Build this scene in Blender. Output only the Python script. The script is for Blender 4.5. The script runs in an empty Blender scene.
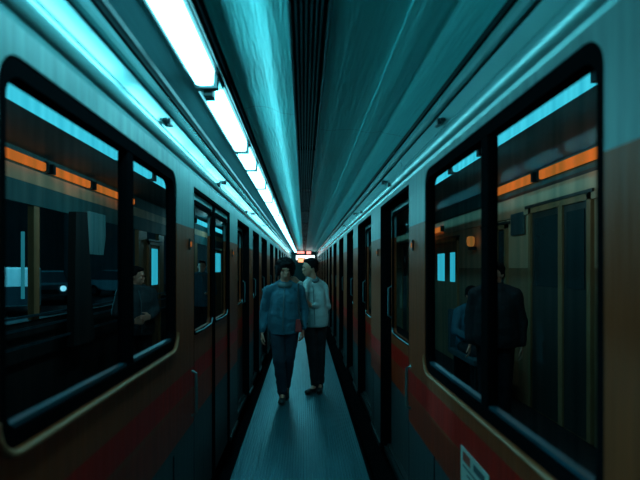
import bpy, bmesh, math, random
from mathutils import Vector, Matrix, noise
random.seed(7)
scn = bpy.context.scene
C = scn.collection
CH = 1.58            # eye height
F = 480.0            # focal length in pixels

# ------------------------------------------------------------------ materials
MATS = {}
def nodes(name):
    m = bpy.data.materials.new(name); m.use_nodes = True
    nt = m.node_tree; nt.nodes.clear()
    out = nt.nodes.new('ShaderNodeOutputMaterial')
    MATS[name] = m
    return m, nt, out
def paint(name, col, rough=0.5, metal=0.0, var=0.12, scale=6.0, bump=0.0, bscale=40.0, stretch=(1,1,1), coat=0.0, spec=0.5):
    m, nt, out = nodes(name)
    N, L = nt.nodes, nt.links
    p = N.new('ShaderNodeBsdfPrincipled')
    p.inputs['Roughness'].default_value = rough
    p.inputs['Metallic'].default_value = metal
    p.inputs['Coat Weight'].default_value = coat
    p.inputs['Coat Roughness'].default_value = 0.15
    p.inputs['Specular IOR Level'].default_value = spec
    tc = N.new('ShaderNodeTexCoord'); mp = N.new('ShaderNodeMapping'); mp.inputs['Scale'].default_value = stretch
    L.new(tc.outputs['Object'], mp.inputs['Vector'])
    nz = N.new('ShaderNodeTexNoise'); nz.inputs['Scale'].default_value = scale; nz.inputs['Detail'].default_value = 5
    L.new(mp.outputs[0], nz.inputs['Vector'])
    mx = N.new('ShaderNodeMix'); mx.data_type = 'RGBA'
    c = Vector(col)
    mx.inputs[6].default_value = (*(c * (1 - var)), 1); mx.inputs[7].default_value = (*[min(1, x * (1 + var)) for x in c], 1)
    L.new(nz.outputs['Fac'], mx.inputs[0]); L.new(mx.outputs[2], p.inputs['Base Color'])
    if bump:
        n2 = N.new('ShaderNodeTexNoise'); n2.inputs['Scale'].default_value = bscale; n2.inputs['Detail'].default_value = 4
        L.new(mp.outputs[0], n2.inputs['Vector'])
        b = N.new('ShaderNodeBump'); b.inputs['Strength'].default_value = bump; b.inputs['Distance'].default_value = 0.01
        L.new(n2.outputs['Fac'], b.inputs['Height']); L.new(b.outputs[0], p.inputs['Normal'])
    L.new(p.outputs[0], out.inputs[0])
    return m
def glow(name, col, strength):
    m, nt, out = nodes(name)
    e = nt.nodes.new('ShaderNodeEmission'); e.inputs[0].default_value = (*col, 1); e.inputs[1].default_value = strength
    nt.links.new(e.outputs[0], out.inputs[0]); return m
def glass(name, tint, k):
    m, nt, out = nodes(name); N, L = nt.nodes, nt.links
    t = N.new('ShaderNodeBsdfTransparent'); t.inputs[0].default_value = (*tint, 1)
    tc = N.new('ShaderNodeTexCoord'); mp = N.new('ShaderNodeMapping'); mp.inputs['Scale'].default_value = (1, 22, 1.2)
    nz = N.new('ShaderNodeTexNoise'); nz.inputs['Scale'].default_value = 1.6; nz.inputs['Detail'].default_value = 4
    L.new(tc.outputs['Object'], mp.inputs[0]); L.new(mp.outputs[0], nz.inputs[0])
    rm = N.new('ShaderNodeMapRange'); rm.inputs[1].default_value = .35; rm.inputs[2].default_value = .7; L.new(nz.outputs['Fac'], rm.inputs[0])
    mc = N.new('ShaderNodeMix'); mc.data_type = 'RGBA'; mc.inputs[6].default_value = (*tint, 1); mc.inputs[7].default_value = (tint[0]*.66, tint[1]*.84, tint[2]*.87, 1)
    L.new(rm.outputs[0], mc.inputs[0]); L.new(mc.outputs[2], t.inputs[0])
    g = N.new('ShaderNodeBsdfGlossy'); g.inputs['Roughness'].default_value = 0.04; g.inputs[0].default_value = (.8, 1, 1, 1)
    fr = N.new('ShaderNodeFresnel'); fr.inputs[0].default_value = 1.3
    mu = N.new('ShaderNodeMath'); mu.operation = 'MULTIPLY'; mu.inputs[1].default_value = k
    mx = N.new('ShaderNodeMixShader')
    L.new(fr.outputs[0], mu.inputs[0]); L.new(mu.outputs[0], mx.inputs[0])
    L.new(t.outputs[0], mx.inputs[1]); L.new(g.outputs[0], mx.inputs[2]); L.new(mx.outputs[0], out.inputs[0])
    return m
def livery(name, bands, rough=0.42):
    """car body colours in horizontal bands by height (object z), top band holds lamp sheen"""
    m, nt, out = nodes(name); N, L = nt.nodes, nt.links
    p = N.new('ShaderNodeBsdfPrincipled'); p.inputs['Roughness'].default_value = rough
    p.inputs['Coat Weight'].default_value = 0.04; p.inputs['Coat Roughness'].default_value = 0.25; p.inputs['Specular IOR Level'].default_value = .22
    tc = N.new('ShaderNodeTexCoord'); sp = N.new('ShaderNodeSeparateXYZ'); L.new(tc.outputs['Object'], sp.inputs[0])
    mr = N.new('ShaderNodeMapRange'); mr.inputs[1].default_value = 0; mr.inputs[2].default_value = 3
    L.new(sp.outputs[2], mr.inputs[0])
    cr = N.new('ShaderNodeValToRGB'); cr.color_ramp.interpolation = 'CONSTANT'
    while len(cr.color_ramp.elements) < len(bands): cr.color_ramp.elements.new(0.5)
    for e, (z, c) in zip(cr.color_ramp.elements, bands): e.position = z / 3; e.color = (*c, 1)
    for e, (z, c) in zip(cr.color_ramp.elements, bands): e.position = z / 3; e.color = (*c, 1)
    L.new(mr.outputs[0], cr.inputs[0])
    mp = N.new('ShaderNodeMapping'); mp.inputs['Scale'].default_value = (1, 9, 0.7); L.new(tc.outputs['Object'], mp.inputs[0])
    nz = N.new('ShaderNodeTexNoise'); nz.inputs['Scale'].default_value = 3; nz.inputs['Detail'].default_value = 6; L.new(mp.outputs[0], nz.inputs[0])
    r2 = N.new('ShaderNodeMapRange'); r2.inputs[1].default_value = .3; r2.inputs[2].default_value = .75; r2.inputs[3].default_value = .72; r2.inputs[4].default_value = 1.1
    L.new(nz.outputs['Fac'], r2.inputs[0])
    mx = N.new('ShaderNodeMix'); mx.data_type = 'RGBA'; mx.blend_type = 'MULTIPLY'; mx.inputs[0].default_value = 1
    L.new(cr.outputs[0], mx.inputs[6]); L.new(r2.outputs[0], mx.inputs[7]); L.new(mx.outputs[2], p.inputs['Base Color'])
    n2 = N.new('ShaderNodeTexNoise'); n2.inputs['Scale'].default_value = 5; L.new(mp.outputs[0], n2.inputs[0])
    b = N.new('ShaderNodeBump'); b.inputs['Strength'].default_value = .25; b.inputs['Distance'].default_value = .01
    L.new(n2.outputs['Fac'], b.inputs['Height']); L.new(b.outputs[0], p.inputs['Normal'])
    L.new(p.outputs[0], out.inputs[0]); return m

LAMP = (0.20, 0.86, 1.0)
glow('lamp_white', LAMP, 12.0)
glow('tube_cyan', (0.07, 0.66, 0.80), 1.1)
glow('tube_orange', (1.0, 0.20, 0.03), 0.72)
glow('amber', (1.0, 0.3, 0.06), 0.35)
glow('sign_red', (1.0, 0.30, 0.25), 2.0)
glow('sign_orange', (1.0, 0.42, 0.2), 1.8)
glow('sign_white', (0.8, 0.98, 1.0), 2.2)
glow('lit_pane', (0.05, 0.62, 0.78), 0.75)
glow('pole_glow', (0.03, 0.30, 0.36), 0.55)
glow('headlight', (0.35, 0.85, 1.0), 1.2)
SKIRT, RED, RUST, TAN, CREAM, TEAL_SHEEN = (.06,.075,.08), (.62,.014,.005), (.40,.034,.009), (.36,.058,.017), (.5,.15,.06), (.19,.33,.33)  # last colour paints the lamps' cyan sheen on the upper body
livery('body_left', [(0, SKIRT), (.60, RUST), (.80, TAN), (.83, RED), (.95, TAN), (1.82, TEAL_SHEEN)])
livery('body_right', [(0, SKIRT), (.56, RUST), (.74, TAN), (.755, RED), (.90, TAN), (1.84, TEAL_SHEEN)])
paint('cornice', (.24,.50,.51), .26, .45, .1, 3, .15, 6, (1,.4,1), coat=.3)
paint('black_rubber', (.004,.005,.006), .85, 0, .1, spec=.0)
paint('dark_metal', (.02,.04,.045), .35, .5, .2, 4, .2, 20, (1,.2,1))
paint('sill_metal', (.03,.15,.20), .3, .6, .2, 4, .2, 10, (1,.2,1))
paint('bead', (.50,.16,.07), .55, 0, .1)
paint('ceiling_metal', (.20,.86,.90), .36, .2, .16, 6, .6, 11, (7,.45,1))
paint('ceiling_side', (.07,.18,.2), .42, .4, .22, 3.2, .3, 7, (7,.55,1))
paint('trim_metal', (.10,.26,.28), .3, .7, .2, 4)
paint('floor_metal', (.08,.25,.30), .38, .6, .3, 5, .3, 9, (5,.5,1))
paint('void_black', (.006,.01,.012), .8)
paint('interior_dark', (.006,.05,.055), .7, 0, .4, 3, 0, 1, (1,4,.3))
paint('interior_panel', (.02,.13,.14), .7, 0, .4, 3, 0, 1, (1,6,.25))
paint('interior_tan', (.66,.40,.24), .65, 0, .25, 2, 0, 1, (1,4,.4))
paint('interior_brown', (.34,.16,.08), .6, 0, .25, 2)
paint('frame_brown', (.40,.20,.09), .5, 0, .2)
paint('leaf_dark', (.035,.04,.035), .5)
paint('curtain', (.16,.36,.38), .85, 0, .25, 2, 0, 1, (8,8,.3))
paint('asphalt', (.03,.045,.05), .6, 0, .3, 3, .3, 20)
paint('facade', (.05,.10,.115), .8, 0, .4, .8)
paint('car_paint', (.10,.22,.26), .3, .5, .1)
paint('car_glass', (.01,.02,.025), .08)
paint('tyre', (.01,.01,.012), .8)
paint('van_white', (.62,.70,.72), .4)
paint('notice_paper', (.55,.58,.52), .6, 0, .15, 9)
paint('notice_ink', (.08,.10,.11), .7)
paint('notice_red', (.45,.06,.04), .7)
paint('handle_metal', (.14,.20,.20), .45, .5)
paint('steel', (.12,.22,.24), .42, .7)
glass('pane_glass', (.88,.95,.97), .005)
glass('far_glass', (.85,.94,.95), .3)
paint('skin', (.80,.36,.25), .5, 0, .06, 20)
paint('hair_black', (.006,.006,.007), .8, 0, .5, 40, .6, 60, spec=.15)
paint('jacket_blue', (.03,.15,.21), .75, 0, .15, 9, .3, 30)
paint('jacket_pale', (.42,.55,.56), .7, 0, .12, 9, .3, 30)
paint('cloth_dark', (.03,.05,.06), .85, 0, .2, 9, .3, 30)
paint('collar_grey', (.10,.17,.19), .85, 0, .15, 9)
paint('jeans', (.015,.04,.065), .85, 0, .2, 12, .3, 60)
paint('black_cloth', (.010,.013,.018), .8, 0, .2, 12, .2, 60)
paint('shoe_black', (.012,.014,.016), .35)
paint('shoe_sole', (.12,.15,.15), .6)
paint('bag_red', (.45,.04,.04), .6)
paint('seat_blue', (.03,.09,.11), .8)

# ------------------------------------------------------------------ mesh helpers
class MB:
    def __init__(s): s.v = []; s.f = []; s.m = []; s.mats = []
    def mi(s, n):
        if n not in s.mats: s.mats.append(n)
        return s.mats.index(n)
    def face(s, pts, mat):
        b = len(s.v); s.v += [tuple(p) for p in pts]; s.f.append(tuple(range(b, b + len(pts)))); s.m.append(s.mi(mat))
    def box(s, x0, x1, y0, y1, z0, z1, mat):
        b = len(s.v)
        s.v += [(x, y, z) for x in (x0, x1) for y in (y0, y1) for z in (z0, z1)]
        for q in ((0,1,3,2),(4,6,7,5),(0,4,5,1),(2,3,7,6),(0,2,6,4),(1,5,7,3)):
            s.f.append(tuple(b + i for i in q)); s.m.append(s.mi(mat))
    def hexa(s, lo, hi, mat):
        """lo, hi: four corners each, same order"""
        b = len(s.v); s.v += [tuple(p) for p in lo] + [tuple(p) for p in hi]
        for q in ((3,2,1,0),(4,5,6,7),(0,1,5,4),(1,2,6,5),(2,3,7,6),(3,0,4,7)):
            s.f.append(tuple(b + i for i in q)); s.m.append(s.mi(mat))
    def extrude(s, prof, y0, y1, mat, closed=True, axis='y', seg=1):
        """profile of (x,z) swept along y"""
        n = len(prof); b = len(s.v); mt = s.mi(mat)
        for k in range(seg + 1):
            y = y0 + (y1 - y0) * k / seg
            s.v += [(p[0], y, p[1]) for p in prof]
        for k in range(seg):
            for i in range(n if closed else n - 1):
                j = (i + 1) % n
                s.f.append((b + k*n + i, b + k*n + j, b + (k+1)*n + j, b + (k+1)*n + i)); s.m.append(mt)
        if closed:
            s.f.append(tuple(b + i for i in range(n))[::-1]); s.m.append(mt)
            s.f.append(tuple(b + seg*n + i for i in range(n))); s.m.append(mt)
    def tube(s, path, r, mat, n=8):
        path = [Vector(p) for p in path]; b = len(s.v); mt = s.mi(mat)
        for i, p in enumerate(path):
            d = (path[min(i+1, len(path)-1)] - path[max(i-1, 0)]).normalized()
            a = d.cross(Vector((0.3, 0.2, 1)) if abs(d.z) < .9 else Vector((1, .1, 0))).normalized(); c = d.cross(a)
            rr = r[i] if isinstance(r, (list, tuple)) else r
            for k in range(n):
                t = 2 * math.pi * k / n
                s.v.append(tuple(p + (a * math.cos(t) + c * math.sin(t)) * rr))
        for i in range(len(path) - 1):
            for k in range(n):
                l = (k + 1) % n
                s.f.append((b+i*n+k, b+i*n+l, b+(i+1)*n+l, b+(i+1)*n+k)); s.m.append(mt)
        s.f.append(tuple(b + k for k in range(n))[::-1]); s.m.append(mt)
        e = b + (len(path) - 1) * n; s.f.append(tuple(e + k for k in range(n))); s.m.append(mt)
    def build(s, name, parent=None, bevel=0, smooth=False):
        me = bpy.data.meshes.new(name); me.from_pydata(s.v, [], s.f)
        for n in s.mats: me.materials.append(MATS[n])
        for p, i in zip(me.polygons, s.m): p.material_index = i; p.use_smooth = smooth
        bm = bmesh.new(); bm.from_mesh(me)
        if bevel or smooth: bmesh.ops.remove_doubles(bm, verts=bm.verts, dist=1e-5)
        bmesh.ops.recalc_face_normals(bm, faces=bm.faces); bm.to_mesh(me); bm.free(); me.update()
        o = bpy.data.objects.new(name, me); C.objects.link(o)
        if parent:
            o.parent = parent; o.matrix_parent_inverse = Matrix()
            # local coordinates are relative to the parent's origin
        if bevel:
            md = o.modifiers.new('bevel', 'BEVEL'); md.width = bevel; md.segments = 2; md.limit_method = 'ANGLE'
        if smooth:
            try:
                for p in me.polygons: p.use_smooth = True
                me.set_sharp_from_angle(angle=math.radians(40))
            except Exception: pass
        return o
def empty(name, label, cat, loc=(0,0,0), rz=0, group=None):
    o = bpy.data.objects.new(name, None); C.objects.link(o); o.location = loc; o.rotation_euler.z = rz
    o.empty_display_size = .1
    o['label'] = label; o['category'] = cat
    if group: o['group'] = group
    return o
def tag(o, label, cat, group=None):
    o['label'] = label; o['category'] = cat
    if group: o['group'] = group
    return o
def struct(o): o['kind'] = 'structure'; return o
def copy_tree(o, parent=None):
    c = o.copy(); C.objects.link(c)
    if parent: c.parent = parent
    for ch in list(o.children): copy_tree(ch, c)
    return c
def rrect(y0, y1, z0, z1, r, n=6):
    pts = []
    for cy, cz, a0 in ((y1-r, z1-r, 0), (y0+r, z1-r, 90), (y0+r, z0+r, 180), (y1-r, z0+r, 270)):
        for k in range(n + 1):
            a = math.radians(a0 + 90 * k / n); pts.append((cy + r * math.cos(a), cz + r * math.sin(a)))
    return pts
def ring(mb, X, d0, d1, outer, inner, mat):
    """plate between outer loop and inner loop (same count) in the y-z plane, from x=X(d0) to X(d1)"""
    n = len(outer)
    for i in range(n):
        j = (i + 1) % n
        o0, o1, i0, i1 = outer[i], outer[j], inner[i], inner[j]
        for d in (d0, d1):
            q = [(X(d), *o0), (X(d), *o1), (X(d), *i1), (X(d), *i0)]
            if o0 == o1: q = q[1:]
            mb.face(q, mat)
        mb.face([(X(d0), *i0), (X(d0), *i1), (X(d1), *i1), (X(d1), *i0)], mat)
        if o0 != o1: mb.face([(X(d0), *o0), (X(d0), *o1), (X(d1), *o1), (X(d1), *o0)], mat)
def corners(y0, y1, z0, z1, n=6):
    return [c for c in ((y1,z1),(y0,z1),(y0,z0),(y1,z0)) for _ in range(n+1)]
def plate(mb, X, d0, d1, loop, mat):
    n = len(loop)
    mb.face([(X(d0), *p) for p in loop], mat); mb.face([(X(d1), *p) for p in loop][::-1], mat)
    for i in range(n):
        j = (i + 1) % n
        mb.face([(X(d0), *loop[i]), (X(d0), *loop[j]), (X(d1), *loop[j]), (X(d1), *loop[i])], mat)

# ------------------------------------------------------------------ corridor shell
Y0, Y1 = -1.6, 26.0
ZC = CH + .91
FX0, FX1 = -.555, .49

# ribbed metal walkway
mb = MB()
pitch = .022; prof = []
x = FX0
while x < FX1 - 1e-4:
    prof += [(x, -.012), (x + .003, 0), (x + .012, 0), (x + .015, -.012)]; x += pitch
prof += [(FX1, -.012), (FX1, -.05), (FX0, -.05)]
mb.extrude(prof, Y0, Y1, 'floor_metal')
struct(mb.build('floor'))
mb = MB()
mb.box(-2.65, 2.7, Y0, Y1, -.32, -.27, 'black_rubber')
struct(mb.build('trim_1'))       # track bed under the walkway
for i, (a, b) in enumerate(((FX0-.022, FX0), (FX1, FX1+.022))):
    mb = MB(); mb.box(a, b, Y0, Y1, -.05, .008, 'black_rubber'); mb.box(a+.004, b-.004, Y0, Y1, -.27, -.05, 'black_rubber')
    struct(mb.build('trim_%d' % (i+2)))

# ceiling: satin sheet with two long rounded ridges and a middle slot
def arc(cx, w, h, z, n=12):
    return [(cx - w/2 + w*k/n, z - h*.5*(1-math.cos(2*math.pi*k/n))) for k in range(n+1)]
mb = MB()
left = [(-.355, ZC+.035), (-.30, ZC+.052), (-.24, ZC+.050), (-.205, ZC+.044), (-.185, ZC+.037), (-.165, ZC+.026), (-.148, ZC+.017), (-.13, ZC+.011), (-.10, ZC+.006), (-.057, ZC+.002)]
mb.extrude(left + [(-.057, ZC+.09), (-.355, ZC+.09)], Y0, Y1, 'ceiling_metal', seg=1)
right = [(.10, ZC+.004), (.13, ZC-.002), (.16, ZC-.006), (.20, ZC-.005), (.26, ZC+.000), (.31, ZC+.002), (.37, ZC-.004)] + arc(.44, .14, .010, ZC-.012) + [(.52, ZC-.022), (.60, ZC-.036), (.655, ZC-.048)]
mb.extrude(right + [(.655, ZC+.09), (.10, ZC+.09)], Y0, Y1, 'ceiling_metal', seg=1)
mb.extrude([(-.525, ZC-.002), (-.66, ZC-.03), (-.66, ZC+.05), (-.525, ZC+.05)], Y0, Y1, 'ceiling_side')
mb.box(-.355, -.525, Y0, Y1, ZC+.03, ZC+.09, 'ceiling_side')
mb.box(-.057, .10, Y0, Y1, ZC+.045, ZC+.06, 'void_black')
ceil = mb.build('ceiling', smooth=True); struct(ceil)
# seams across the sheets
mb = MB()
y = 1.0
while y < Y1:
    for prof_, dy in ((left, 0), (right, .3)):
        for p, q in zip(prof_, prof_[1:]): mb.face([(p[0], y+dy, p[1]-.001), (q[0], y+dy, q[1]-.001), (q[0], y+dy+.004, q[1]-.001), (p[0], y+dy+.004, p[1]-.001)], 'ceiling_side')
    y += 1.85
struct(mb.build('trim_4'))

# slatted grille in the slot
g = empty('ceiling_grille', 'long dark slatted grille running down the middle of the teal ceiling', 'grille', (.02, 0, ZC))
mb = MB()
for k in range(6):
    xx = -.052 + k*.0185
    mb.box(xx, xx+.006, Y0, Y1, -.010, .03, 'trim_metal')
for y in [1.62 + 2.05*k for k in range(12)]: mb.box(-.065, .066, y, y+.03, -.002, .028, 'black_rubber')
mb.build('slats', g)
for sx in (-.077, .066):
    mb = MB(); mb.box(sx, sx+.012, Y0, Y1, -.012, .04, 'trim_metal'); mb.build('side_rail', g, bevel=.002)
# black double rail at the lamp row, plain trims
for i, (a, b, lo) in enumerate(((-.366, -.355, .006), (-.388, -.378, .010), (-.532, -.522, .035))):
    mb = MB(); mb.box(a, b, Y0, Y1, ZC-lo, ZC+.036, 'dark_metal' if i != 0 else 'black_rubber'); struct(mb.build('trim_%d' % (5+i), bevel=.003))

# end of the corridor
mb = MB(); mb.box(-3.0, 3.0, Y1, Y1+.1, -.3, ZC+.5, 'interior_dark'); struct(mb.build('wall_back'))
# ceiling lamps
ends = [.30, 2.22, 2.42, 3.47, 3.60, 4.12, 4.19, 5.08, 5.17, 6.15, 6.24, 7.75, 7.88, 9.2, 9.32, 10.7, 10.82, 12.2, 12.32, 13.7, 13.82, 15.2, 15.32, 16.7, 16.82, 18.2, 18.32, 19.7, 19.82, 21.2, 21.32, 22.7, 22.82, 24.2, 24.32, 25.7]
ordn = ['nearest to the viewer, cut by top edge', 'second from the viewer, behind dark bracket', 'third from the viewer, a short one', 'fourth from the viewer', 'fifth from the viewer', 'sixth from the viewer', 'seventh from the viewer', 'eighth from the viewer', 'ninth from the viewer']
for k in range(len(ends)//2):
    a, b = ends[2*k], ends[2*k+1]; L = b - a
    lab = 'glowing white ceiling lamp above the left train, ' + (ordn[k] if k < 9 else '')
    if k >= 9: lab = 'small far glowing white lamp in the ceiling row near the end of the passage'
    t = empty('ceiling_lamp', lab, 'lamp', (-.455, a, ZC), group='ceiling lamps in the left row' if k < 9 else 'farthest ceiling lamps of the left row')
    mb = MB(); r = rrect(0, L, -.044, .044, .022)
    n = len(r)
    top = [(p[1], p[0], -.006) for p in r]; bot = [(p[1]*.9, (p[0]-L/2)*(1-.012/L)+L/2, -.068) for p in r]
    mb.face(bot, 'lamp_white'); mb.face(top[::-1], 'lamp_white')
    for i in range(n):
        j = (i+1) % n; mb.face([top[i], top[j], bot[j], bot[i]], 'lamp_white')
    mb.build('diffuser', t)
    mb = MB(); mb.box(-.063, .061, -.02, L+.02, -.006, .03, 'dark_metal'); mb.build('housing', t, bevel=.003)
    mb = MB(); mb.box(-.052, .052, L+.006, L+.05, -.074, -.006, 'dark_metal'); mb.build('end_clip', t)
    if k == 1:
        mb = MB(); mb.box(-.022, .022, -.15, -.07, -.095, -.006, 'dark_metal'); mb.box(-.055, .055, -.17, -.03, -.025, .02, 'trim_metal'); mb.build('bracket', t, bevel=.003)
# signs at the far end
def wsign(name, lab, cat, x0, x1, z0, z1, mat, y):
    t = empty(name, lab, cat, ((x0+x1)/2, y, CH))
    w = (x1-x0)/2
    mb = MB(); mb.box(-w-.03, w+.03, .0, .08, z0-.03, z1+.03, 'black_rubber'); mb.build('housing', t)
    mb = MB(); mb.box(-w, w, -.02, 0, z0, z1, mat); mb.build('face', t)
    return t
wsign('red_sign', 'wide glowing red sign hanging at the far end of the passage', 'sign', -.36, .02, .74, .86, 'sign_red', 24.6)
wsign('red_sign', 'narrow glowing red sign to the right of the wide one at the passage end', 'sign', .13, .36, .72, .87, 'sign_red', 24.9)
wsign('lit_sign', 'white glowing sign at the passage end, above the heads of the two people', 'sign', -.42, .56, .42, .66, 'sign_white', 25.2)
t = wsign('orange_sign', 'orange glowing panel low at the passage end behind the right person', 'sign', -.30, .02, .30, .5, 'sign_orange', 25.0)

# ------------------------------------------------------------------ trains
def make_train(side, label, zt, zs, win, mull, doors, ):
    W = .70
    X = lambda d: side * (W + d)
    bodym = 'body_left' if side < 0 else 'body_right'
    t = empty('train', label, 'train', (0, 0, 0))
    zt += CH; zs += CH
    ZW = CH + .60                       # top of the flat side
    # spans of the shell
    mb = MB()
    wy0, wy1 = win
    fd = doors[0][0]
    out = corners(wy0 - .16, wy1 + .12, zs - .10, zt + .03)
    inn = rrect(wy0, wy1, zs, zt, .085)
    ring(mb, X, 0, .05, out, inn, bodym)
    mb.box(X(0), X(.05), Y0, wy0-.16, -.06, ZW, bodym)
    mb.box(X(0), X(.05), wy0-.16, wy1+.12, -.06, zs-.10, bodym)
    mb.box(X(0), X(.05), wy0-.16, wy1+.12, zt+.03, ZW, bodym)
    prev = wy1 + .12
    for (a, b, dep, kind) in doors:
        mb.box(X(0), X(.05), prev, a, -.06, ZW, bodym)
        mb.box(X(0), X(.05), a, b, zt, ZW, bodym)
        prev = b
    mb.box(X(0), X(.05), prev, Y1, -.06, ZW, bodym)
    # skirt seams and lower rub rail
    prev = Y0
    for (a, b, dep, kind) in doors + [(Y1, Y1, 0, 0)]:
        y = prev + .45
        while y < a - .1:
            mb.box(X(-.003), X(0), y, y+.008, -.05, .57, 'black_rubber'); y += .62
        mb.box(X(-.012), X(0), prev, a, -.06, -.02, 'dark_metal')
        prev = b
    mb.build('body_side', t)
    # cornice: drip bulge, flat frieze, top rail
    S = lambda pts: [(side * p[0], CH + p[1]) for p in pts]
    mb = MB()
    mb.extrude(S([(.70,.595), (.697,.612), (.689,.618), (.682,.63), (.676,.650), (.675,.668), (.679,.684), (.688,.694), (.694,.700), (.690,.775), (.74,.775), (.74,.595)]), Y0, Y1, 'cornice')
    mb.build('gutter', t, smooth=True)
    mb = MB()
    mb.extrude(S([(.70,.775), (.698,.792), (.74,.792), (.74,.775)]), Y0, Y1, 'black_rubber')
    mb.extrude(S([(.69,.792), (.672,.796), (.664,.808), (.668,.835), (.676,.842), (.74,.842), (.74,.792)]), Y0, Y1, 'cornice')
    mb.extrude(S([(.676,.842), (.672,.86), (.74,.86), (.74,.842)]), Y0, Y1, 'black_rubber')
    mb.build('top_rail', t)
    mb = MB()
    mb.extrude(S([(.672,.86), (.655,.866), (.645,.885), (.655,.905), (.74,.905), (.74,.86)]), Y0, Y1, 'dark_metal')
    mb.build('cable_duct', t, bevel=.003)
    # little catches on the frieze
    for (yy, zz) in ((2.35,.73), (3.75,.66), (4.05,.73), (5.6,.66), (6.4,.73), (8.2,.73)):
        mb = MB(); mb.box(X(-.030), X(-.004), yy, yy+.12, CH+zz-.007, CH+zz+.007, 'dark_metal'); mb.box(X(-.04), X(-.02), yy+.02, yy+.05, CH+zz-.02, CH+zz+.012, 'dark_metal')
        mb.build('catch', t, bevel=.003)
    # big window
    w = MB()
    n = 6
    o_ = rrect(wy0, wy1, zs, zt, .085); i_ = rrect(wy0+.035, wy1-.035, zs+.045, zt-.05, .06)
    ring(w, X, .004, .05, o_, i_, 'black_rubber')
    wo = w.build('window', t)
    b = MB(); path = rrect(wy0-.012, wy1+.012, zs-.012, zt+.012, .097, 8)
    low = [p for p in path if p[1] < zs + .14]
    # bead along the foot of the frame
    low.sort(key=lambda p: 0)
    b2 = [p for p in path[18:36]]
    b.tube([(X(-.004), *p) for p in b2], .009, 'bead', 8)
    b.build('bead', wo, smooth=True)
    s = MB()
    s.box(X(.012), X(.04), wy0+.06, wy1-.06, zs+.047, zs+.060, 'sill_metal')
    s.box(X(.008), X(.02), wy0+.05, wy1-.05, zs+.022, zs+.030, 'sill_metal')
    s.build('sill_rail', wo)
    m_ = MB(); m_.box(X(.006), X(.05), mull-.035, mull+.035, zs+.03, zt-.03, 'black_rubber'); m_.build('mullion', wo, bevel=.006)
    for (a, b_) in ((wy0+.03, mull), (mull, wy1-.03)):
        p = MB(); p.box(X(.030), X(.034), a, b_, zs+.03, zt-.03, 'pane_glass'); p.build('pane', wo)
    # doors
    for k, (a, b_, dep, kind) in enumerate(doors):
        jm = MB()
        zb = -.06
        jm.box(X(.002), X(dep+.05), a, a+.02, zb, zt, 'black_rubber')
        jm.box(X(.002), X(dep+.05), b_-.02, b_, zb, zt, 'black_rubber')
        jm.box(X(.002), X(dep+.05), a, b_, zt-.025, zt, 'black_rubber')
        jm.box(X(.03), X(dep+.05), a, b_, zb-.02, zb+.02, 'dark_metal')
        do = jm.build('door', t)
        leaves = ((a+.03, (a+b_)/2-.02), ((a+b_)/2+.02, b_-.03)) if kind == 2 else ((a+.03, b_-.03),)
        for (la, lb) in leaves:
            l = MB()
            z0, z1 = zs + .02, zt - .10
            mrg = .05 if kind == 2 else .09
            out = corners(la, lb, zb+.01, zt-.03); inn = rrect(la+mrg, lb-mrg, z0, z1, .045)
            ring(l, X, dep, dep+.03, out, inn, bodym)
            l.build('leaf', do)
            gk = MB(); ring(gk, X, dep-.006, dep+.012, rrect(la+mrg-.022, lb-mrg+.022, z0-.022, z1+.03, .06), rrect(la+mrg, lb-mrg, z0, z1, .045), 'black_rubber')
            gk.build('gasket', do)
            sl = MB(); sl.tube([(X(dep-.008), la+mrg+.03, z0-.004), (X(dep-.008), (la+lb)/2, z0-.012), (X(dep-.008), lb-mrg-.03, z0-.004), (X(dep-.008), lb-mrg+.005, z0+.035)], .006, 'steel', 6); sl.build('sill_trim', do)
            pn = MB(); pn.box(X(dep+.014), X(dep+.018), la+mrg-.01, lb-mrg+.01, z0-.01, z1+.01, 'pane_glass'); pn.build('pane', do)
        if kind == 2:
            cp = MB(); cp.box(X(dep-.012), X(dep+.03), (a+b_)/2-.035, (a+b_)/2+.035, zb, zt-.03, 'black_rubber'); cp.build('centre_post', do)
        else:
            hd = MB(); yy = b_ - .075
            hd.tube([(X(dep), yy, CH-.45), (X(dep-.035), yy, CH-.43), (X(dep-.035), yy, CH-.18), (X(dep), yy, CH-.16)], .009, 'steel', 8); hd.build('handle', do, smooth=True)
    # grab handle on the pillar before the first door
    hy = fd - .06
    gh = MB(); gh.tube([(X(0), hy, CH-.64), (X(-.028), hy, CH-.655), (X(-.03), hy, CH-.74), (X(-.03), hy, CH-.90), (X(0), hy, CH-.92)], .010, 'handle_metal', 8)
    gh.build('grab_handle', t, smooth=True)
    for yy in (fd-.13, doors[0][1]+.12):  # small glowing blocks in place of orange reflections on the pillars
        ml = MB(); ml.box(X(-.012), X(0), yy-.010, yy+.010, CH+.11, CH+.18, 'dark_metal'); mo = ml.build('orange_glint', t, bevel=.003)
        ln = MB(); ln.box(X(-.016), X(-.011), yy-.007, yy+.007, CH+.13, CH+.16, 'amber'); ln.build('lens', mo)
    return t, X

ldoors = [(3.05, 4.54, .02, 2), (5.05, 6.15, .085, 1), (6.55, 7.50, .085, 1), (7.90, 9.10, .085, 1)]
y = 9.85
while y < 24.5: ldoors.append((y, y+1.15, .085, 1)); y += 1.75
rdoors = [(3.20, 4.40, .095, 1), (5.00, 6.25, .095, 1), (6.82, 7.85, .095, 1), (8.5, 9.6, .095, 1)]
y = 10.3
while y < 24.5: rdoors.append((y, y+1.15, .095, 1)); y += 1.75
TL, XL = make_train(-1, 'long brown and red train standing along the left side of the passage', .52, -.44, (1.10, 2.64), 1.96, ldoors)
TR, XR = make_train(1, 'long brown and red train with a paper notice along the right side of the passage', .56, -.59, (1.12, 2.78), 1.885, rdoors)

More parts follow.
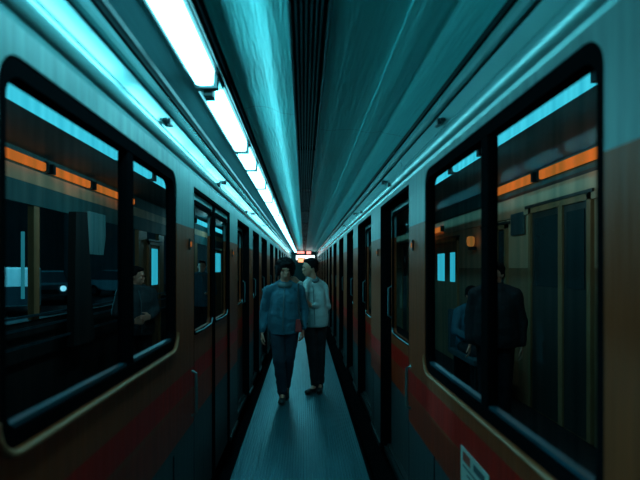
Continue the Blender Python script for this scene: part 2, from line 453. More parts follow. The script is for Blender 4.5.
# interiors (they belong to their train)
def interior(t, side, far, posts, zsill, zhead, matwall, matlow):
    X = lambda x: side * x
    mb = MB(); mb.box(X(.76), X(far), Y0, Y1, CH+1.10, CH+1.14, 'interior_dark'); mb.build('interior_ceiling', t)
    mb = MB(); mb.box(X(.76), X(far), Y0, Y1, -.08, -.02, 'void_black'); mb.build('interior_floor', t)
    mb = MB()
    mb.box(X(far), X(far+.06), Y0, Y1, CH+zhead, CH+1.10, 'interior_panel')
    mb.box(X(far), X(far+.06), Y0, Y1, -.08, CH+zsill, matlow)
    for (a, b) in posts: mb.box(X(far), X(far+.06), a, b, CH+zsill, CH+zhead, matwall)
    return mb.build('interior_wall', t)
# left: open far side with big windows on to the street
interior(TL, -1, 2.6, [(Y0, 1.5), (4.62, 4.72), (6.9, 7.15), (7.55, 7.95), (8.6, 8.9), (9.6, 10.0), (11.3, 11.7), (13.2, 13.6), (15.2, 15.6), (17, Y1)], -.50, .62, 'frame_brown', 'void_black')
mb = MB(); mb.box(-2.6, -2.58, Y0, Y1, CH+.80, CH+.93, 'interior_tan'); mb.box(-2.6, -2.585, Y0, Y1, CH+.60, CH+.80, 'interior_panel'); mb.build('interior_band', TL)
mb = MB()
for k, z in enumerate((-.46, -.56, -.70)): mb.box(-2.58+.05*k, -2.55+.05*k, Y0, 12, CH+z, CH+z+.02, 'sill_metal')
mb.build('interior_rails', TL)
mb = MB(); mb.hexa([(-2.50, 5.05, .75), (-2.42, 5.05, .75), (-2.42, 5.55, .75), (-2.50, 5.55, .75)], [(-2.50, 5.10, CH+.60), (-2.42, 5.10, CH+.60), (-2.42, 5.36, CH+.62), (-2.50, 5.36, CH+.62)], 'void_black'); mb.build('interior_partition', TL)
mb = MB()
for k in range(9):
    y = 5.60 + k*.05; mb.tube([(-2.52, y, CH+.66), (-2.52, y+.01, CH+.4), (-2.52, y+.02 - .004*k, CH+.16)], [.04, .036, .03-.0015*k], 'curtain', 6)
mb.build('interior_curtain', TL, smooth=True)
mb = MB(); mb.box(-2.56, -2.535, 4.34, 4.358, CH-.28, CH+.33, 'pole_glow'); mb.build('interior_pole', TL)  # glow put into the pole's material, in place of light falling on it
# right: tan far wall with doors
interior(TR, 1, 2.6, [(Y0, Y1)], -.0, .62, 'interior_tan', 'interior_brown')
mb = MB(); mb.box(2.585, 2.6, Y0, Y1, CH+.86, CH+.90, 'leaf_dark'); mb.box(2.57, 2.6, Y0, Y1, CH+.62, CH+.86, 'interior_tan'); mb.build('interior_band', TR)
def inner_door(t, side, y0, y1, ztop, panes, lit=False, lintel=True):
    X = lambda d: side * (2.6 - d)
    mb = MB(); zb = 0.0
    mb.box(X(0), X(.035), y0, y0+.06, zb, ztop, 'frame_brown'); mb.box(X(0), X(.035), y1-.06, y1, zb, ztop, 'frame_brown'); mb.box(X(0), X(.035), y0, y1, ztop-.06, ztop, 'frame_brown')
    o = mb.build('interior_door', t)
    mb = MB(); mb.box(X(0), X(.012), y0+.06, y1-.06, zb, ztop-.06, 'leaf_dark' if not lit else 'interior_brown'); mb.build('leaf', o)
    mb = MB(); mb.box(X(0), X(.05), y0-.05, y1+.05, ztop, ztop+.03, 'leaf_dark'); mb.build('lintel', o)
    for (a, b, z0, z1) in panes:
        mb = MB(); mb.box(X(.012), X(.02), a, b, CH+z0, CH+z1, 'lit_pane' if lit else 'dim_glass'); mb.build('pane', o)
    if not lit:
        mb = MB(); mb.box(X(.012), X(.03), (y0+y1)/2-.12, (y0+y1)/2-.04, zb, ztop-.06, 'frame_brown'); mb.build('post', o)
paint('dim_glass', (.02,.05,.055), .25)
inner_door(TR, 1, 4.30, 5.50, CH+.68, [(4.42, 4.72, -.2, .55), (4.86, 5.38, -.2, .55)])
inner_door(TR, 1, 6.10, 6.90, CH+.56, [(6.2, 6.4, -.3, .48), (6.5, 6.8, -.3, .48)])
inner_door(TR, 1, 8.05, 9.75, CH+.52, [(8.22, 8.48, -.24, .27), (8.83, 9.27, -.24, .27)], lit=True)
for y in (2.4, 11.5): inner_door(TR, 1, y, y+1.1, CH+.6, [(y+.15, y+.45, -.2, .45), (y+.6, y+.95, -.2, .45)])
inner_door(TL, -1, 7.95, 8.60, CH+.45, [(8.15, 8.47, -.29, .33)], lit=True)
inner_door(TL, -1, 13.75, 15.1, CH+.5, [(13.95, 14.85, -.12, .45)], lit=True)
# information plate on the right far wall
nb = MB(); nb.box(2.56, 2.585, 5.62, 5.95, CH+.40, CH+.66, 'steel'); nb.build('interior_plate', TR)
# orange light strips and cyan tubes inside the cars
def strip(name, lab, grp, x, ya, yb, z, h, dep, mat, side):
    t = empty(name, lab, 'light', (x, ya, z), group=grp)
    mb = MB(); mb.box(-dep/2, dep/2, 0, yb-ya, -h/2, h/2, mat); mb.build('tube', t, bevel=min(h, dep)*.3)
    for e in (0, yb-ya-.03): 
        mb = MB(); mb.box(-dep/2-.004, dep/2+.004, e-.01, e+.04, -h/2-.004, h/2+.01, 'dark_metal'); mb.build('end_cap', t)
    l = bpy.data.lights.new('tube_light', 'POINT'); l.shadow_soft_size = .03; orange = mat == 'tube_orange'
    l.energy = .12 if orange else 6.5; l.color = (1, .32, .08) if orange else (.42, .86, .9)
    o = bpy.data.objects.new('tube_light', l); C.objects.link(o); o.parent = t; o.location = (-side*.12, (yb-ya)/2, -.12)
    return t
G1, G2, G3, G4 = 'orange light strips in the right train', 'orange light strips in the left train', 'blue-green tubes in the right train', 'blue-green tubes in the left train'
strip('light_strip', 'orange light strip on the far wall, nearest one seen in the right train window', G1, 2.54, 3.25, 5.18, CH+1.0, .10, .05, 'tube_orange', 1)
strip('light_strip', 'orange light strip left of the brighter one in the right train window', G1, 2.54, 5.28, 6.80, CH+1.0, .10, .05, 'tube_orange', 1)
strip('light_strip', 'short orange strip seen through the narrow pane of the right train', G1, 2.54, 8.8, 10.2, CH+.72, .09, .05, 'tube_orange', 1)
strip('light_strip', 'orange light strip nearest the left edge of the left train window', G2, -2.55, 3.2, 4.74, CH+.99, .085, .05, 'tube_orange', -1)
strip('light_strip', 'middle orange light strip in the left train window', G2, -2.55, 4.84, 5.72, CH+.99, .085, .05, 'tube_orange', -1)
strip('light_strip', 'orange light strip crossing behind the left window mullion', G2, -2.55, 5.80, 7.2, CH+.99, .085, .05, 'tube_orange', -1)
strip('tube_lamp', 'long blue-green tube lamp across the top of the wide right window pane', G3, 1.52, 2.45, 4.02, CH+1.0, .075, .06, 'tube_cyan', 1)
strip('tube_lamp', 'shorter blue-green tube lamp at the top of the narrow right window pane', G3, 1.52, 4.10, 4.85, CH+1.0, .075, .06, 'tube_cyan', 1)
strip('tube_lamp', 'dim end tube lamp behind the shorter one of the right train', G3, 1.52, 4.92, 5.9, CH+1.0, .06, .06, 'tube_cyan', 1)
strip('tube_lamp', 'long blue-green tube lamp at the top of the wide left window pane', G4, -1.6, 2.2, 4.15, CH+.96, .075, .06, 'tube_cyan', -1)
strip('tube_lamp', 'blue-green tube lamp at the top of the narrow left window pane', G4, -1.6, 4.22, 5.0, CH+.96, .075, .06, 'tube_cyan', -1)
strip('tube_lamp', 'blue-green tube lamp in the far corner of the narrow left window pane', G4, -1.6, 5.06, 5.9, CH+.96, .075, .06, 'tube_cyan', -1)
strip('tube_lamp', 'small blue-green tube lamp seen through the first pane of the left double door', G4, -2.2, 9.7, 10.9, CH+.96, .09, .06, 'tube_cyan', -1)
strip('tube_lamp', 'small blue-green tube lamp seen through the second pane of the left double door', G4, -2.2, 11.5, 12.9, CH+.96, .09, .06, 'tube_cyan', -1)
# small orange lamp on the right far wall
t = empty('wall_lamp', 'small round-topped orange lamp on the far wall in the right train', 'lamp', (2.5, 7.2, CH+.40))
mb = MB(); mb.tube([(0,0,-.09), (0,0,-.06), (0,0,0), (0,0,.06), (0,0,.075)], [.02,.05,.06,.055,.03], 'amber', 10); mb.build('globe', t, smooth=True)
mb = MB(); mb.box(-.03, .08, -.03, .03, -.13, -.08, 'dark_metal'); mb.build('base', t)

# notice on the right train
t = empty('paper_notice', 'worn pale paper notice stuck low on the red stripe of the right train', 'notice', (.6955, 1.80, .0))
mb = MB(); mb.box(-.003, 0, 0, .32, .50, .80, 'notice_paper'); mb.build('sheet', t)
mb = MB()
for k in range(7): mb.box(-.0045, -.003, .03, .29 - .05*(k % 3), .72 - k*.025, .728 - k*.025, 'notice_ink')
mb.box(-.0045, -.003, .20, .29, .745, .785, 'notice_red'); mb.box(-.0045, -.003, .04, .16, .75, .78, 'notice_ink'); mb.build('print', t)

# benches in the cars
def bench(lab, x, y):
    t = empty('bench_seat', lab, 'seat', (x, y, 0))
    mb = MB(); mb.box(-.22, .22, 0, .95, .42, .50, 'seat_blue'); mb.build('cushion', t, bevel=.02)
    mb = MB(); mb.box(-.22, .22, .95, 1.03, .42, 1.02, 'seat_blue'); mb.build('backrest', t, bevel=.02)
    for e in (.05, .85):
        mb = MB(); mb.box(-.18, .18, e, e+.05, -.02, .42, 'dark_metal'); mb.build('leg', t)
    return t
bench('dark bench seat under the blue-jacketed passenger in the right train', 2.2, 5.6)

# ------------------------------------------------------------------ street beyond the left train
mb = MB(); mb.box(-30, -2.68, -4, 60, -.12, -.02, 'asphalt'); struct(mb.build('ground'))
t = tag((lambda m: (m.box(-30, -24, 20, 60, -.02, 9, 'facade'), m.box(-30, -12, 48, 50, -.02, 10, 'facade'), m.build('building'))[-1])(MB()), 'dark building across the street beyond the left train', 'building')
def car(lab, loc, rz, col='car_paint', grp='vehicles in the street beyond the left train'):
    t = empty('car', lab, 'car', loc, rz, grp)
    def prof_body(w):
        return [(-2.1,.35),(-2.15,.6),(-2.05,.85),(-1.2,.95),(1.5,.95),(2.05,.9),(2.1,.6),(2.05,.35)], [(-1.3,.93),(-.6,1.42),(.9,1.45),(1.7,.95)]
    lo, up = prof_body(0)
    mb = MB(); mt = 'z'
    def side_extr(m, prof, w0, w1, mat, inset=None):
        n = len(prof); a = [(-w0, p[0], p[1]) for p in prof]; b = [(w0, p[0], p[1]) for p in prof]
        m.face(a, mat); m.face(b[::-1], mat)
        for i in range(n):
            j = (i+1) % n; m.face([a[i], a[j], b[j], b[i]], mat)
    side_extr(mb, lo, .86, .86, col); mb.build('body', t, bevel=.08)
    mb = MB()
    base = up
    a = [(-.80, up[0][0], up[0][1]), (-.62, up[1][0], up[1][1]), (-.62, up[2][0], up[2][1]), (-.80, up[3][0], up[3][1])]
    b = [(-p[0], p[1], p[2]) for p in a]
    mb.hexa(a, b, 'car_glass'); mb.build('cabin', t, bevel=.04)
    mb = MB(); mb.hexa([(-.62,-.55,1.42),(.62,-.55,1.42),(.62,.85,1.45),(-.62,.85,1.45)], [(-.58,-.5,1.47),(.58,-.5,1.47),(.58,.8,1.49),(-.58,.8,1.49)], col); mb.build('roof', t)
    for sx in (-.86, .66):
        for sy in (-1.35, 1.3):
            mb = MB(); mb.tube([(sx, sy, .33), (sx+.2, sy, .33)], .33, 'tyre', 16); wv = mb.build('wheel', t)
            mb = MB(); mb.tube([(sx-.005, sy, .33), (sx+.205, sy, .33)], .19, 'steel', 12); mb.build('hub_cap', wv)
    for sx in (-.62, .62):
        mb = MB(); mb.tube([(sx, -2.17, .70), (sx, -2.08, .70)], [.11, .13], 'headlight', 12); mb.build('headlight', t)
    mb = MB(); mb.box(-.45, .45, -2.18, -2.1, .48, .66, 'tyre')
    for k in range(3): mb.box(-.44, .44, -2.19, -2.17, .50+k*.05, .515+k*.05, 'steel')
    mb.build('grille', t)
    mb = MB(); mb.box(-.86, .86, -2.22, -2.05, .36, .46, 'steel'); mb.build('bumper', t, bevel=.02)
    return t
car('parked car with lit headlights seen in the middle of the left window', (-12.0, 22.6, -.02), math.radians(26))
car('parked car seen close beside the mullion in the left window', (-10.2, 27.0, -.02), math.radians(62))
t = empty('van', 'pale boxy van at the left edge of the left train window', 'van', (-9.9, 16.0, -.02), math.radians(33), 'vehicles in the street beyond the left train')
mb = MB(); mb.box(-.95, .95, -.7, 3.2, .35, 1.62, 'van_white'); mb.build('body', t, bevel=.06)
mb = MB(); mb.hexa([(-.9,-.7,1.0),(.9,-.7,1.0),(.9,-.9,.4),(-.9,-.9,.4)], [(-.9,-.4,1.05),(.9,-.4,1.05),(.9,-.5,.4),(-.9,-.5,.4)], 'car_glass'); mb.build('windscreen', t)
for k in range(4):
    mb = MB(); mb.box(.95, .97, -.4+k*.9, -.38+k*.9, .5, 1.5, 'dark_metal'); mb.build('panel_seam', t)
for sx in (-.96, .76):
    for sy in (0, 2.5):
        mb = MB(); mb.tube([(sx, sy, .34), (sx+.2, sy, .34)], .34, 'tyre', 16); mb.build('wheel', t)
# added lamp out of view, lights the cars and van
def added_lamp(lab, x, y, e):
    t = empty('added_lamp', lab, 'added lamp', (x, y, -.02), group='added lamps beyond the left train')
    mb = MB(); mb.tube([(0,0,0),(0,0,4.2),(.5,0,4.6),(.9,0,4.65)], [.09,.06,.05,.05], 'dark_metal', 8); mb.build('pole', t)
    mb = MB(); mb.box(.8, 1.3, -.12, .12, 4.58, 4.68, 'lamp_white'); mb.build('lamp_head', t)
    l = bpy.data.lights.new('added_light', 'POINT'); l.energy = e; l.color = (.15, .8, 1); l.shadow_soft_size = .2
    o = bpy.data.objects.new('added_light', l); C.objects.link(o); o.parent = t; o.location = (1.05, 0, 4.4)
added_lamp('added lamp out of view beyond the left train, lights the parked vehicles', -12.8, 11.5, 2000)

# ------------------------------------------------------------------ people
def remesh_union(name, parts, voxel, mat, parent, smooth_it=4, disp=0.0, dscale=8, dvec=(1,1,1)):
    """parts: list of ('cap', p0, p1, r0, r1[, squash]) or ('ell', c, (rx,ry,rz), rot)"""
    bm = bmesh.new()
    for q in parts:
        if q[0] == 'cap':
            _, p0, p1, r0, r1 = q[:5]; sq = q[5] if len(q) > 5 else None
            p0, p1 = Vector(p0), Vector(p1); d = p1 - p0; Ln = max(d.length, 1e-5); dn = d / Ln
            rot = dn.to_track_quat('Z', 'Y').to_matrix()
            if sq is not None:   # sq = (flat axis vector, factor)
                pass
            n, rings = 20, 6; vs = []
            for k in range(-rings, 1):
                a = math.pi/2 * k / rings; vs.append((r0*math.sin(a), r0*math.cos(a)))
            for k in range(0, rings+1):
                a = math.pi/2 * k / rings; vs.append((Ln + r1*math.sin(a), r1*math.cos(a)))
            loops = []
            for z, r in vs:
                lp = []
                for i in range(n):
                    t = 2*math.pi*i/n; v = rot @ Vector((max(r,1e-4)*math.cos(t), max(r,1e-4)*math.sin(t), z)) + p0
                    if sq is not None:
                        ax, fac = sq; ax = Vector(ax); c = p0 + dn * max(0, min(Ln, (v-p0).dot(dn))); off = v - c; v = v - ax * off.dot(ax) * (1-fac)
                    lp.append(bm.verts.new(v))
                loops.append(lp)
            for a, b in zip(loops, loops[1:]):
                for i in range(n): bm.faces.new((a[i], a[(i+1)%n], b[(i+1)%n], b[i]))
            bm.faces.new(loops[0][::-1]); bm.faces.new(loops[-1])
        else:
            _, c, rad = q[:3]; rot = q[3] if len(q) > 3 else Matrix.Identity(3)
            r = bmesh.ops.create_uvsphere(bm, u_segments=24, v_segments=16, radius=1)
            for v in r['verts']: v.co = rot @ Vector((v.co.x*rad[0], v.co.y*rad[1], v.co.z*rad[2])) + Vector(c)
    bmesh.ops.recalc_face_normals(bm, faces=bm.faces)
    me = bpy.data.meshes.new(name + '_raw'); bm.to_mesh(me); bm.free()
    o = bpy.data.objects.new(name + '_raw', me); C.objects.link(o)
    r = o.modifiers.new('r', 'REMESH'); r.mode = 'VOXEL'; r.voxel_size = voxel
    s = o.modifiers.new('s', 'SMOOTH'); s.factor = .5; s.iterations = smooth_it
    dg = bpy.context.evaluated_depsgraph_get(); ev = o.evaluated_get(dg)
    m2 = bpy.data.meshes.new_from_object(ev)
    bpy.data.objects.remove(o); bpy.data.meshes.remove(me)
    m2.name = name
    if disp:
        nr = [v.normal.copy() for v in m2.vertices]
        for v, n_ in zip(m2.vertices, nr):
            p = Vector((v.co.x*dvec[0], v.co.y*dvec[1], v.co.z*dvec[2])) * dscale
            v.co += n_ * disp * noise.fractal(p, .8, 2.0, 3)
    m2.materials.clear(); m2.materials.append(MATS[mat])
    for p in m2.polygons: p.use_smooth = True; p.material_index = 0
    ob = bpy.data.objects.new(name, m2); C.objects.link(ob); ob.parent = parent
    return ob
V = Vector
def hand(wrist, direc, thumbdir, s=1.0, curl=.5, palmn=None):
    """palm, four fingers and a thumb hanging from the wrist"""
    d = V(direc).normalized(); th = V(thumbdir); th = (th - d*th.dot(d)).normalized(); nrm = d.cross(th).normalized()
    if palmn is not None and nrm.dot(V(palmn)) < 0: nrm = -nrm
    w = V(wrist); out = []
    for k in range(4):                      # palm from four metacarpals
        off = th * (.030 - .0195*k) * s
        out.append(('cap', w + off*.55, w + d*.085*s + off, .0135*s, .0115*s))
        ln = (.068, .076, .071, .056)[k] * s; p = w + d*(.085 - .004*abs(k-1))*s + off
        a = curl*.5
        for q, fr in enumerate((.42, .32, .26)):
            dd = (d*math.cos(a) + nrm*math.sin(a)).normalized(); p2 = p + dd*ln*fr
            out.append(('cap', p, p2, (.0092-.0009*q)*s, (.0086-.0009*q)*s)); p = p2; a += curl*.75
    b = w + d*.02*s + th*.024*s; k1 = b + (d*.7 + th*.62 + nrm*.25).normalized()*.045*s; k2 = k1 + (d*.92 + th*.2 + nrm*.35).normalized()*.032*s; k3 = k2 + (d*.95 + nrm*.35).normalized()*.026*s
    out += [('cap', b, k1, .0135*s, .0115*s), ('cap', k1, k2, .011*s, .0095*s), ('cap', k2, k3, .0095*s, .0075*s)]
    return out
def person(lab, loc, rz, P, cfg, grp=None, detail=1.0):
    """P: joints in local coordinates, person faces -Y.  """
    t = empty('person', lab, 'person', loc, rz, grp)
    J = {k: V(v) for k, v in P.items()}
    hd = J['head']; face = J['face'].normalized(); up = V((0,0,1)); upt = (J['head'] - J['neck']).normalized()
    upv = (up*.7 + upt*.3); rt = face.cross(upv).normalized(); upv = rt.cross(face).normalized()
    R = Matrix((rt, -face, upv)).transposed()      # local x = right, y = back, z = up
    def H(x, y, z): return hd + R @ V((x, y, z))
    parts = [
        ('ell', H(0, .012, .025), (.074, .092, .092), R), ('ell', H(0, -.025, -.040), (.056, .062, .070), R), ('ell', H(0, -.048, -.082), (.030, .028, .024), R),
        ('cap', H(0, -.082, .004), H(0, -.096, -.028), .007, .010), ('ell', H(0, -.076, .024), (.048, .014, .009), R),
        ('ell', H(.032, -.072, -.018), (.020, .016, .014), R), ('ell', H(-.032, -.072, -.018), (.020, .016, .014), R),
        ('ell', H(0, -.086, -.056), (.022, .012, .007), R), ('ell', H(0, -.083, -.068), (.018, .011, .006), R),
        ('ell', H(.075, .012, -.008), (.009, .019, .030), R), ('ell', H(-.075, .012, -.008), (.009, .019, .030), R),
        ('cap', J['neck'] - V((0,0,.03)), H(0, .02, -.03), .055, .052),
        # trunk and limbs
        ('cap', J['neck'] - V((0,0,.09)), J['chest'], .06, .10), ('cap', J['chest'], J['pelvis'], .10, .10),
        ('cap', J['shl'] - V((0,0,.03)), J['shr'] - V((0,0,.03)), .035, .035)]
    for s in 'lr':
        parts += [('cap', J['sh'+s], J['el'+s], .046, .038), ('cap', J['el'+s], J['wr'+s], .037, .026),
                  ('cap', J['hip'+s], J['kn'+s], .075, .05), ('cap', J['kn'+s], J['an'+s], .050, .034), ('cap', J['an'+s], J['toe'+s] + V((0,0,.0)), .032, .024)]
        hdv = cfg.get('hand'+s, ((J['wr'+s]-J['el'+s]).normalized(), (0,-1,0), .5, None))
        parts += hand(J['wr'+s] + V(hdv[0])*.012, hdv[0], hdv[1], 1.0, hdv[2], hdv[3])
    vox = .0055 / detail
    remesh_union('body', parts, vox, 'skin', t, 3)
    # eyes
    for sx in (-1, 1):
        e = MB(); c = H(sx*.031, -.083, .006)
        e.tube([c + R@V((-.012,0,0)), c + R@V((0,-.006,0)), c + R@V((.012,0,0))], [.003,.007,.003], 'hair_black', 8); e.build('eye', t, smooth=True)
    # hair
    hp = [('ell', H(0, .028, .045), (.084, .094, .082), R), ('ell', H(0, .07, -.01), (.066, .045, .062), R)]
    if cfg['hair'] == 'curly':
        rnd = random.Random(3)
        hp.append(('ell', H(0, .03, .04), (.104, .108, .100), R))
        for k in range(90):
            a = rnd.uniform(0, 2*math.pi); b = rnd.uniform(-.15, 1.45); x = math.cos(a)*math.cos(b); y_ = math.sin(a)*math.cos(b); z = math.sin(b)
            if y_ < -.3 and z < .45: continue
            hp.append(('ell', H(x*.106, .025 + y_*.108, .038 + z*.100), (.024, .024, .024), R))
        hp += [('ell', H(.088, .01, -.01), (.026,.055,.062), R), ('ell', H(-.088, .01, -.01), (.026,.055,.062), R), ('ell', H(0, -.062, .082), (.072,.036,.030), R), ('ell', H(.035, -.08, .068), (.03,.022,.02), R)]
    elif cfg['hair'] == 'short':
        hp += [('ell', H(0, -.03, .085), (.068, .045, .03), R), ('ell', H(.070, .02, .015), (.013, .035, .04), R), ('ell', H(-.070, .02, .015), (.013, .035, .04), R)]
    remesh_union('hair', hp, vox*1.1, 'hair_black', t, 2, .004, 60)
    # upper garment
    bulk = cfg.get('bulk', 1.0)
    fl = (V((0,1,0)), cfg.get('flat', .86))
    hem = J['pelvis'] + V((0,0,cfg.get('hem', -.08)))
    jp = [('cap', J['shl']*.72 + J['shr']*.28 + V((0,0,.0)), J['shr']*.72 + J['shl']*.28, .062*bulk, .062*bulk), ('cap', J['neck'] - V((0,0,.07)), J['chest'], .10*bulk, .16*bulk, fl),
          ('cap', J['shl']*.7+J['shr']*.3 - V((0,0,.08)), J['pelvis'] + V((-.055,0,.05)) , .095*bulk, .135*bulk, fl), ('cap', J['shr']*.7+J['shl']*.3 - V((0,0,.08)), J['pelvis'] + V((.055,0,.05)), .095*bulk, .135*bulk, fl),
          ('cap', J['chest'], J['pelvis'], .17*bulk, .195*bulk, fl), ('cap', J['pelvis'], hem, .195*bulk, .185*bulk, fl), ('cap', J['neck'] - V((0,0,.03)), J['neck'] - V((0,0,.12)), .07, .11*bulk)]
    if J['shl'].x > J['shr'].x:
        jp[2] = ('cap', J['shl']*.7+J['shr']*.3 - V((0,0,.08)), J['pelvis'] + V((.055,0,.05)), .095*bulk, .135*bulk, fl)
        jp[3] = ('cap', J['shr']*.7+J['shl']*.3 - V((0,0,.08)), J['pelvis'] + V((-.055,0,.05)), .095*bulk, .135*bulk, fl)
    for s in 'lr':
        wv = J['el'+s]; wr = J['wr'+s]; cu = wr - (wr-wv).normalized()*.01
        jp += [('cap', J['sh'+s] - V((0,0,.012)), wv, .064*bulk, .056*bulk), ('cap', J['neck'] + (J['sh'+s]-J['neck'])*.25, J['sh'+s], .05*bulk, .058*bulk), ('cap', wv, cu - (cu-wv)*.08, .058*bulk, .044*bulk), ('cap', cu-(cu-wv)*.12, cu, .040*bulk, .038*bulk)]
        el2 = wv + (wr-wv)*.0
        
    jk = remesh_union('jacket', jp, .008/detail, cfg['top'], t, 4, .009, 5.5, (1, 1, 1.5))
    hz = hem.z
    for v in jk.data.vertices:
        if v.co.z < hz: v.co.z = hz + (v.co.z - hz) * .12
    # collar, hem band, zip
    n0 = J['neck']
    cl = [('cap', n0 + V((.066*math.cos(a), .064*math.sin(a)+.002, -.022 + .026*math.sin(a))), n0 + V((.066*math.cos(a+.5), .064*math.sin(a+.5)+.002, -.022 + .026*math.sin(a+.5))), cfg.get('hood',.027), cfg.get('hood',.027)) for a in [k*.5 for k in range(13)]]
    remesh_union('collar', cl, .008/detail, cfg.get('collar', 'collar_grey'), t, 2)
    z = MB(); fy = -.165*bulk*fl[1]/.78
    pts = [n0 + V((0, -.082, -.055)), J['chest'] + V((0, fy*1.0+.012, .03)), (J['chest']+J['pelvis'])/2 + V((0, fy*1.02, 0)), J['pelvis'] + V((0, fy*1.03, -.05))]
    z.tube([V(p) for p in pts], .006, 'collar_grey', 6); z.build('zip', t, smooth=True)
    # trousers
    tp = [('cap', J['hipl'], J['hipr'], .100, .100), ('cap', J['pelvis'], J['pelvis'] + V((0,0,.02)), .11, .11, fl)]
    for s in 'lr':
        lg = cfg.get('leg', 1.0)
        tp += [('cap', J['hip'+s], J['kn'+s], .100*lg, .072*lg), ('cap', J['kn'+s], J['an'+s] + V((0,0,.03)), .070*lg, .058*lg), ('ell', J['an'+s] + V((0,-.005,.045)), (.062*lg, .066*lg, .022))]
    remesh_union('trousers', tp, .008/detail, cfg['bottom'], t, 4, .007, 7, (1,1,1.6))
    for s in 'lr':
        an, to = J['an'+s], J['toe'+s]; dv = (to - an); dv.z = 0; dv.normalize()
        sl = V((an.x, an.y, min(an.z, to.z + .055)))
        sh = [('cap', an + V((0,0,.03)), an - dv*.02 - V((0,0,.03)), .045, .043), ('cap', an - dv*.03 - V((0,0,.045)), to + V((0,0,-.0)), .040, .036), ('ell', to + dv*.02, (.042,.045,.032))]
        so = remesh_union('shoe', sh, .007/detail, 'shoe_black', t, 2)
        sm = [('cap', an - dv*.045 - V((0,0,.075)), to + dv*.03 - V((0,0,.028)), .016, .016), ('cap', an - dv*.045 - V((.02,0,.075)), to + dv*.02 - V((.022,0,.028)), .014, .014), ('cap', an - dv*.045 + V((.02,0,-.075)), to + dv*.02 + V((.022,0,-.028)), .014, .014)]
        remesh_union('sole', sm, .007/detail, 'shoe_sole', so, 1)
    return t
def std(h=1.68, **kw):
    k = h / 1.70
    P = dict(head=(0,0,1.575*k), face=(0,-1,0), neck=(0,.01,1.455*k), chest=(0,.015,1.22*k), pelvis=(0,.01,.93*k),
             shl=(.185*k,.01,1.37*k), shr=(-.185*k,.01,1.37*k), ell=(.235*k,.03,1.09*k), elr=(-.235*k,.03,1.09*k), wrl=(.245*k,-.03,.86*k), wrr=(-.245*k,-.03,.86*k),
             hipl=(.09*k,0,.90*k), hipr=(-.09*k,0,.90*k), knl=(.095*k,-.02,.50*k), knr=(-.095*k,-.02,.50*k), anl=(.095*k,.02,.085), anr=(-.095*k,.02,.085), toel=(.105*k,-.12,.035), toer=(-.105*k,-.12,.035))
    P.update(kw); return P
# left walker: facing the camera, viewer's left = his right (-x)
Y_A, Y_B = 5.75, 6.07
PA = std(1.66, head=(.012,-.025,1.55), neck=(.005,.01,1.415), face=(.10,-1,-.12), chest=(0,.0,1.19), pelvis=(-.01,.01,.92),
         shl=(.185,.01,1.325), shr=(-.19,.0,1.315), ell=(.235,.06,1.07), elr=(-.245,.03,1.06), wrl=(.225,-.05,.86), wrr=(-.26,-.05,.83),
         hipl=(.085,0,.89), hipr=(-.09,0,.89), knl=(.055,.02,.50), knr=(-.055,-.10,.49), anl=(.015,.17,.115), anr=(-.02,-.03,.085), toel=(.02,.03,.038), toer=(-.025,-.17,.036))
pa = person('person in a blue zipped jacket and dark trousers walking towards the viewer, arms hanging', (-.235, Y_A-.03, 0), 0, PA,
       dict(hair='curly', top='jacket_blue', bottom='jeans', bulk=.99, hem=-.11, leg=1.02, hood=.036, handr=((-.05,-.1,-1), (.2,-1,0), .55, (1,0,0)), handl=((-.05,-.1,-1), (-.2,-1,0), .8, (-1,0,0))))
# strap and red bag of the walker
mb = MB(); mb.tube([(.17, -.075, 1.395), (.165, -.125, 1.27), (.175, -.165, 1.10), (.20, -.175, .98), (.225, -.12, .90)], .011, 'cloth_dark', 8)
mb.build('bag_strap', pa, smooth=True)
mb = MB(); mb.hexa([(.13,-.13,.83),(.215,-.13,.83),(.215,-.06,.83),(.13,-.06,.83)], [(.14,-.12,.98),(.20,-.12,.98),(.20,-.07,.98),(.14,-.07,.98)], 'bag_red'); mb.build('small_bag', pa, bevel=.012)
# right person: turned towards the walker (head in profile to viewer's left)
PB = std(1.70, head=(-.035,-.05,1.585), neck=(.0,.01,1.455), face=(-1,-.42,-.05), chest=(.015,.0,1.21), pelvis=(.03,.0,.93),
         shl=(.145,.10,1.35), shr=(-.09,-.12,1.36), ell=(.185,.03,1.09), elr=(-.125,-.30,1.20), wrl=(-.01,-.18,1.12), wrr=(-.155,-.33,1.40),
         hipl=(.095,.03,.90), hipr=(-.03,-.03,.90), knl=(.105,.03,.50), knr=(.00,-.05,.50), anl=(.10,.08,.085), anr=(.035,.0,.085), toel=(.085,-.055,.036), toer=(-.045,-.10,.036))
pb = person('person in a pale jacket and black trousers leaning to talk into the other person\'s ear', (.105, Y_B+.02, 0), 0, PB,
       dict(hair='short', top='jacket_pale', bottom='black_cloth', bulk=.90, hem=-.08, leg=.92, flat=.88, collar='collar_grey',
            handr=((-.8,.1,.25), (0,-.3,1), .5, (0,.2,-1)), handl=((-1,-.25,.15), (0,-.2,1), .55, (0,1,0))))
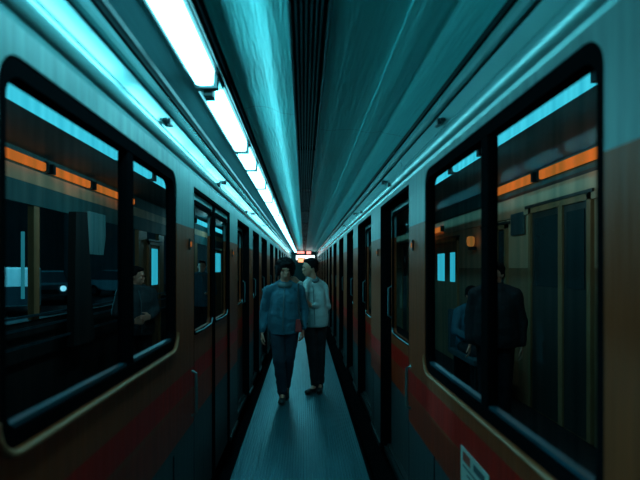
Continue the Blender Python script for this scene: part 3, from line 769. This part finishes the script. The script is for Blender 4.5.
# passengers, and one figure in place of a reflection
PC = std(1.62, face=(.8,-.6,-.1), wrl=(.10,-.22,1.02), ell=(.22,.0,1.08), wrr=(-.12,-.24,.98), elr=(-.24,-.02,1.07))
person('dark-clad passenger standing in the narrow pane of the left train window', (-2.02, 5.80, -.02), math.radians(35), PC, dict(hair='short', top='cloth_dark', bottom='black_cloth', bulk=1.12, handl=((-.8,-.5,0),(0,0,1),.6,None), handr=((.8,-.5,0),(0,0,1),.6,None)), detail=.6)
PD = std(1.76, wrl=(.10,-.22,1.12))
person('passenger in a dark coat seen through the first pane of the left double door', (-1.95, 9.15, -.02), math.radians(20), PD, dict(hair='short', top='jacket_blue', bottom='black_cloth'), detail=.6)
PE = std(1.66, face=(-.5,-.8,-.1))  # figure stands in for the viewer's dim reflection in the pane
person('dark figure standing in for the reflection of the viewer in the right train window', (1.93, 4.85, -.02), math.radians(-20), PE, dict(hair='short', top='black_cloth', bottom='black_cloth', bulk=1.25), detail=.6)
PF = dict(head=(0,-.03,1.24), face=(.2,-1,-.3), neck=(0,.0,1.12), chest=(0,.02,.90), pelvis=(0,.04,.60), shl=(.18,0,1.03), shr=(-.18,0,1.03), ell=(.24,-.06,.78), elr=(-.24,-.06,.78), wrl=(.10,-.26,.70), wrr=(-.10,-.26,.70),
          hipl=(.09,.0,.58), hipr=(-.09,.0,.58), knl=(.11,-.42,.56), knr=(-.11,-.42,.56), anl=(.11,-.46,.105), anr=(-.11,-.46,.105), toel=(.11,-.60,.055), toer=(-.11,-.60,.055))
person('seated passenger in a blue jacket low in the narrow pane of the right train window', (2.2, 6.30, -.02), 0, PF, dict(hair='short', top='jacket_blue', bottom='black_cloth'), detail=.6)

# ------------------------------------------------------------------ world and camera
w = bpy.data.worlds.new('world'); scn.world = w; w.use_nodes = True
w.node_tree.nodes['Background'].inputs[0].default_value = (.01, .04, .05, 1); w.node_tree.nodes['Background'].inputs[1].default_value = .35
cam = bpy.data.cameras.new('camera'); co = bpy.data.objects.new('camera', cam); C.objects.link(co); scn.camera = co
cam.sensor_width = 36; cam.lens = 36 * F / 640
co.location = (0, 0, CH); co.rotation_euler = (math.radians(90), 0, 0)
cam.shift_x = (320 - 304) / 640; cam.shift_y = (268 - 240) / 640
cam.clip_start = .05; cam.clip_end = 200
cam.dof.use_dof = True; cam.dof.focus_distance = 5.9; cam.dof.aperture_fstop = 2.0
scn.view_settings.view_transform = 'Standard'; scn.view_settings.look = 'None'; scn.view_settings.gamma = 1; scn.view_settings.exposure = 0
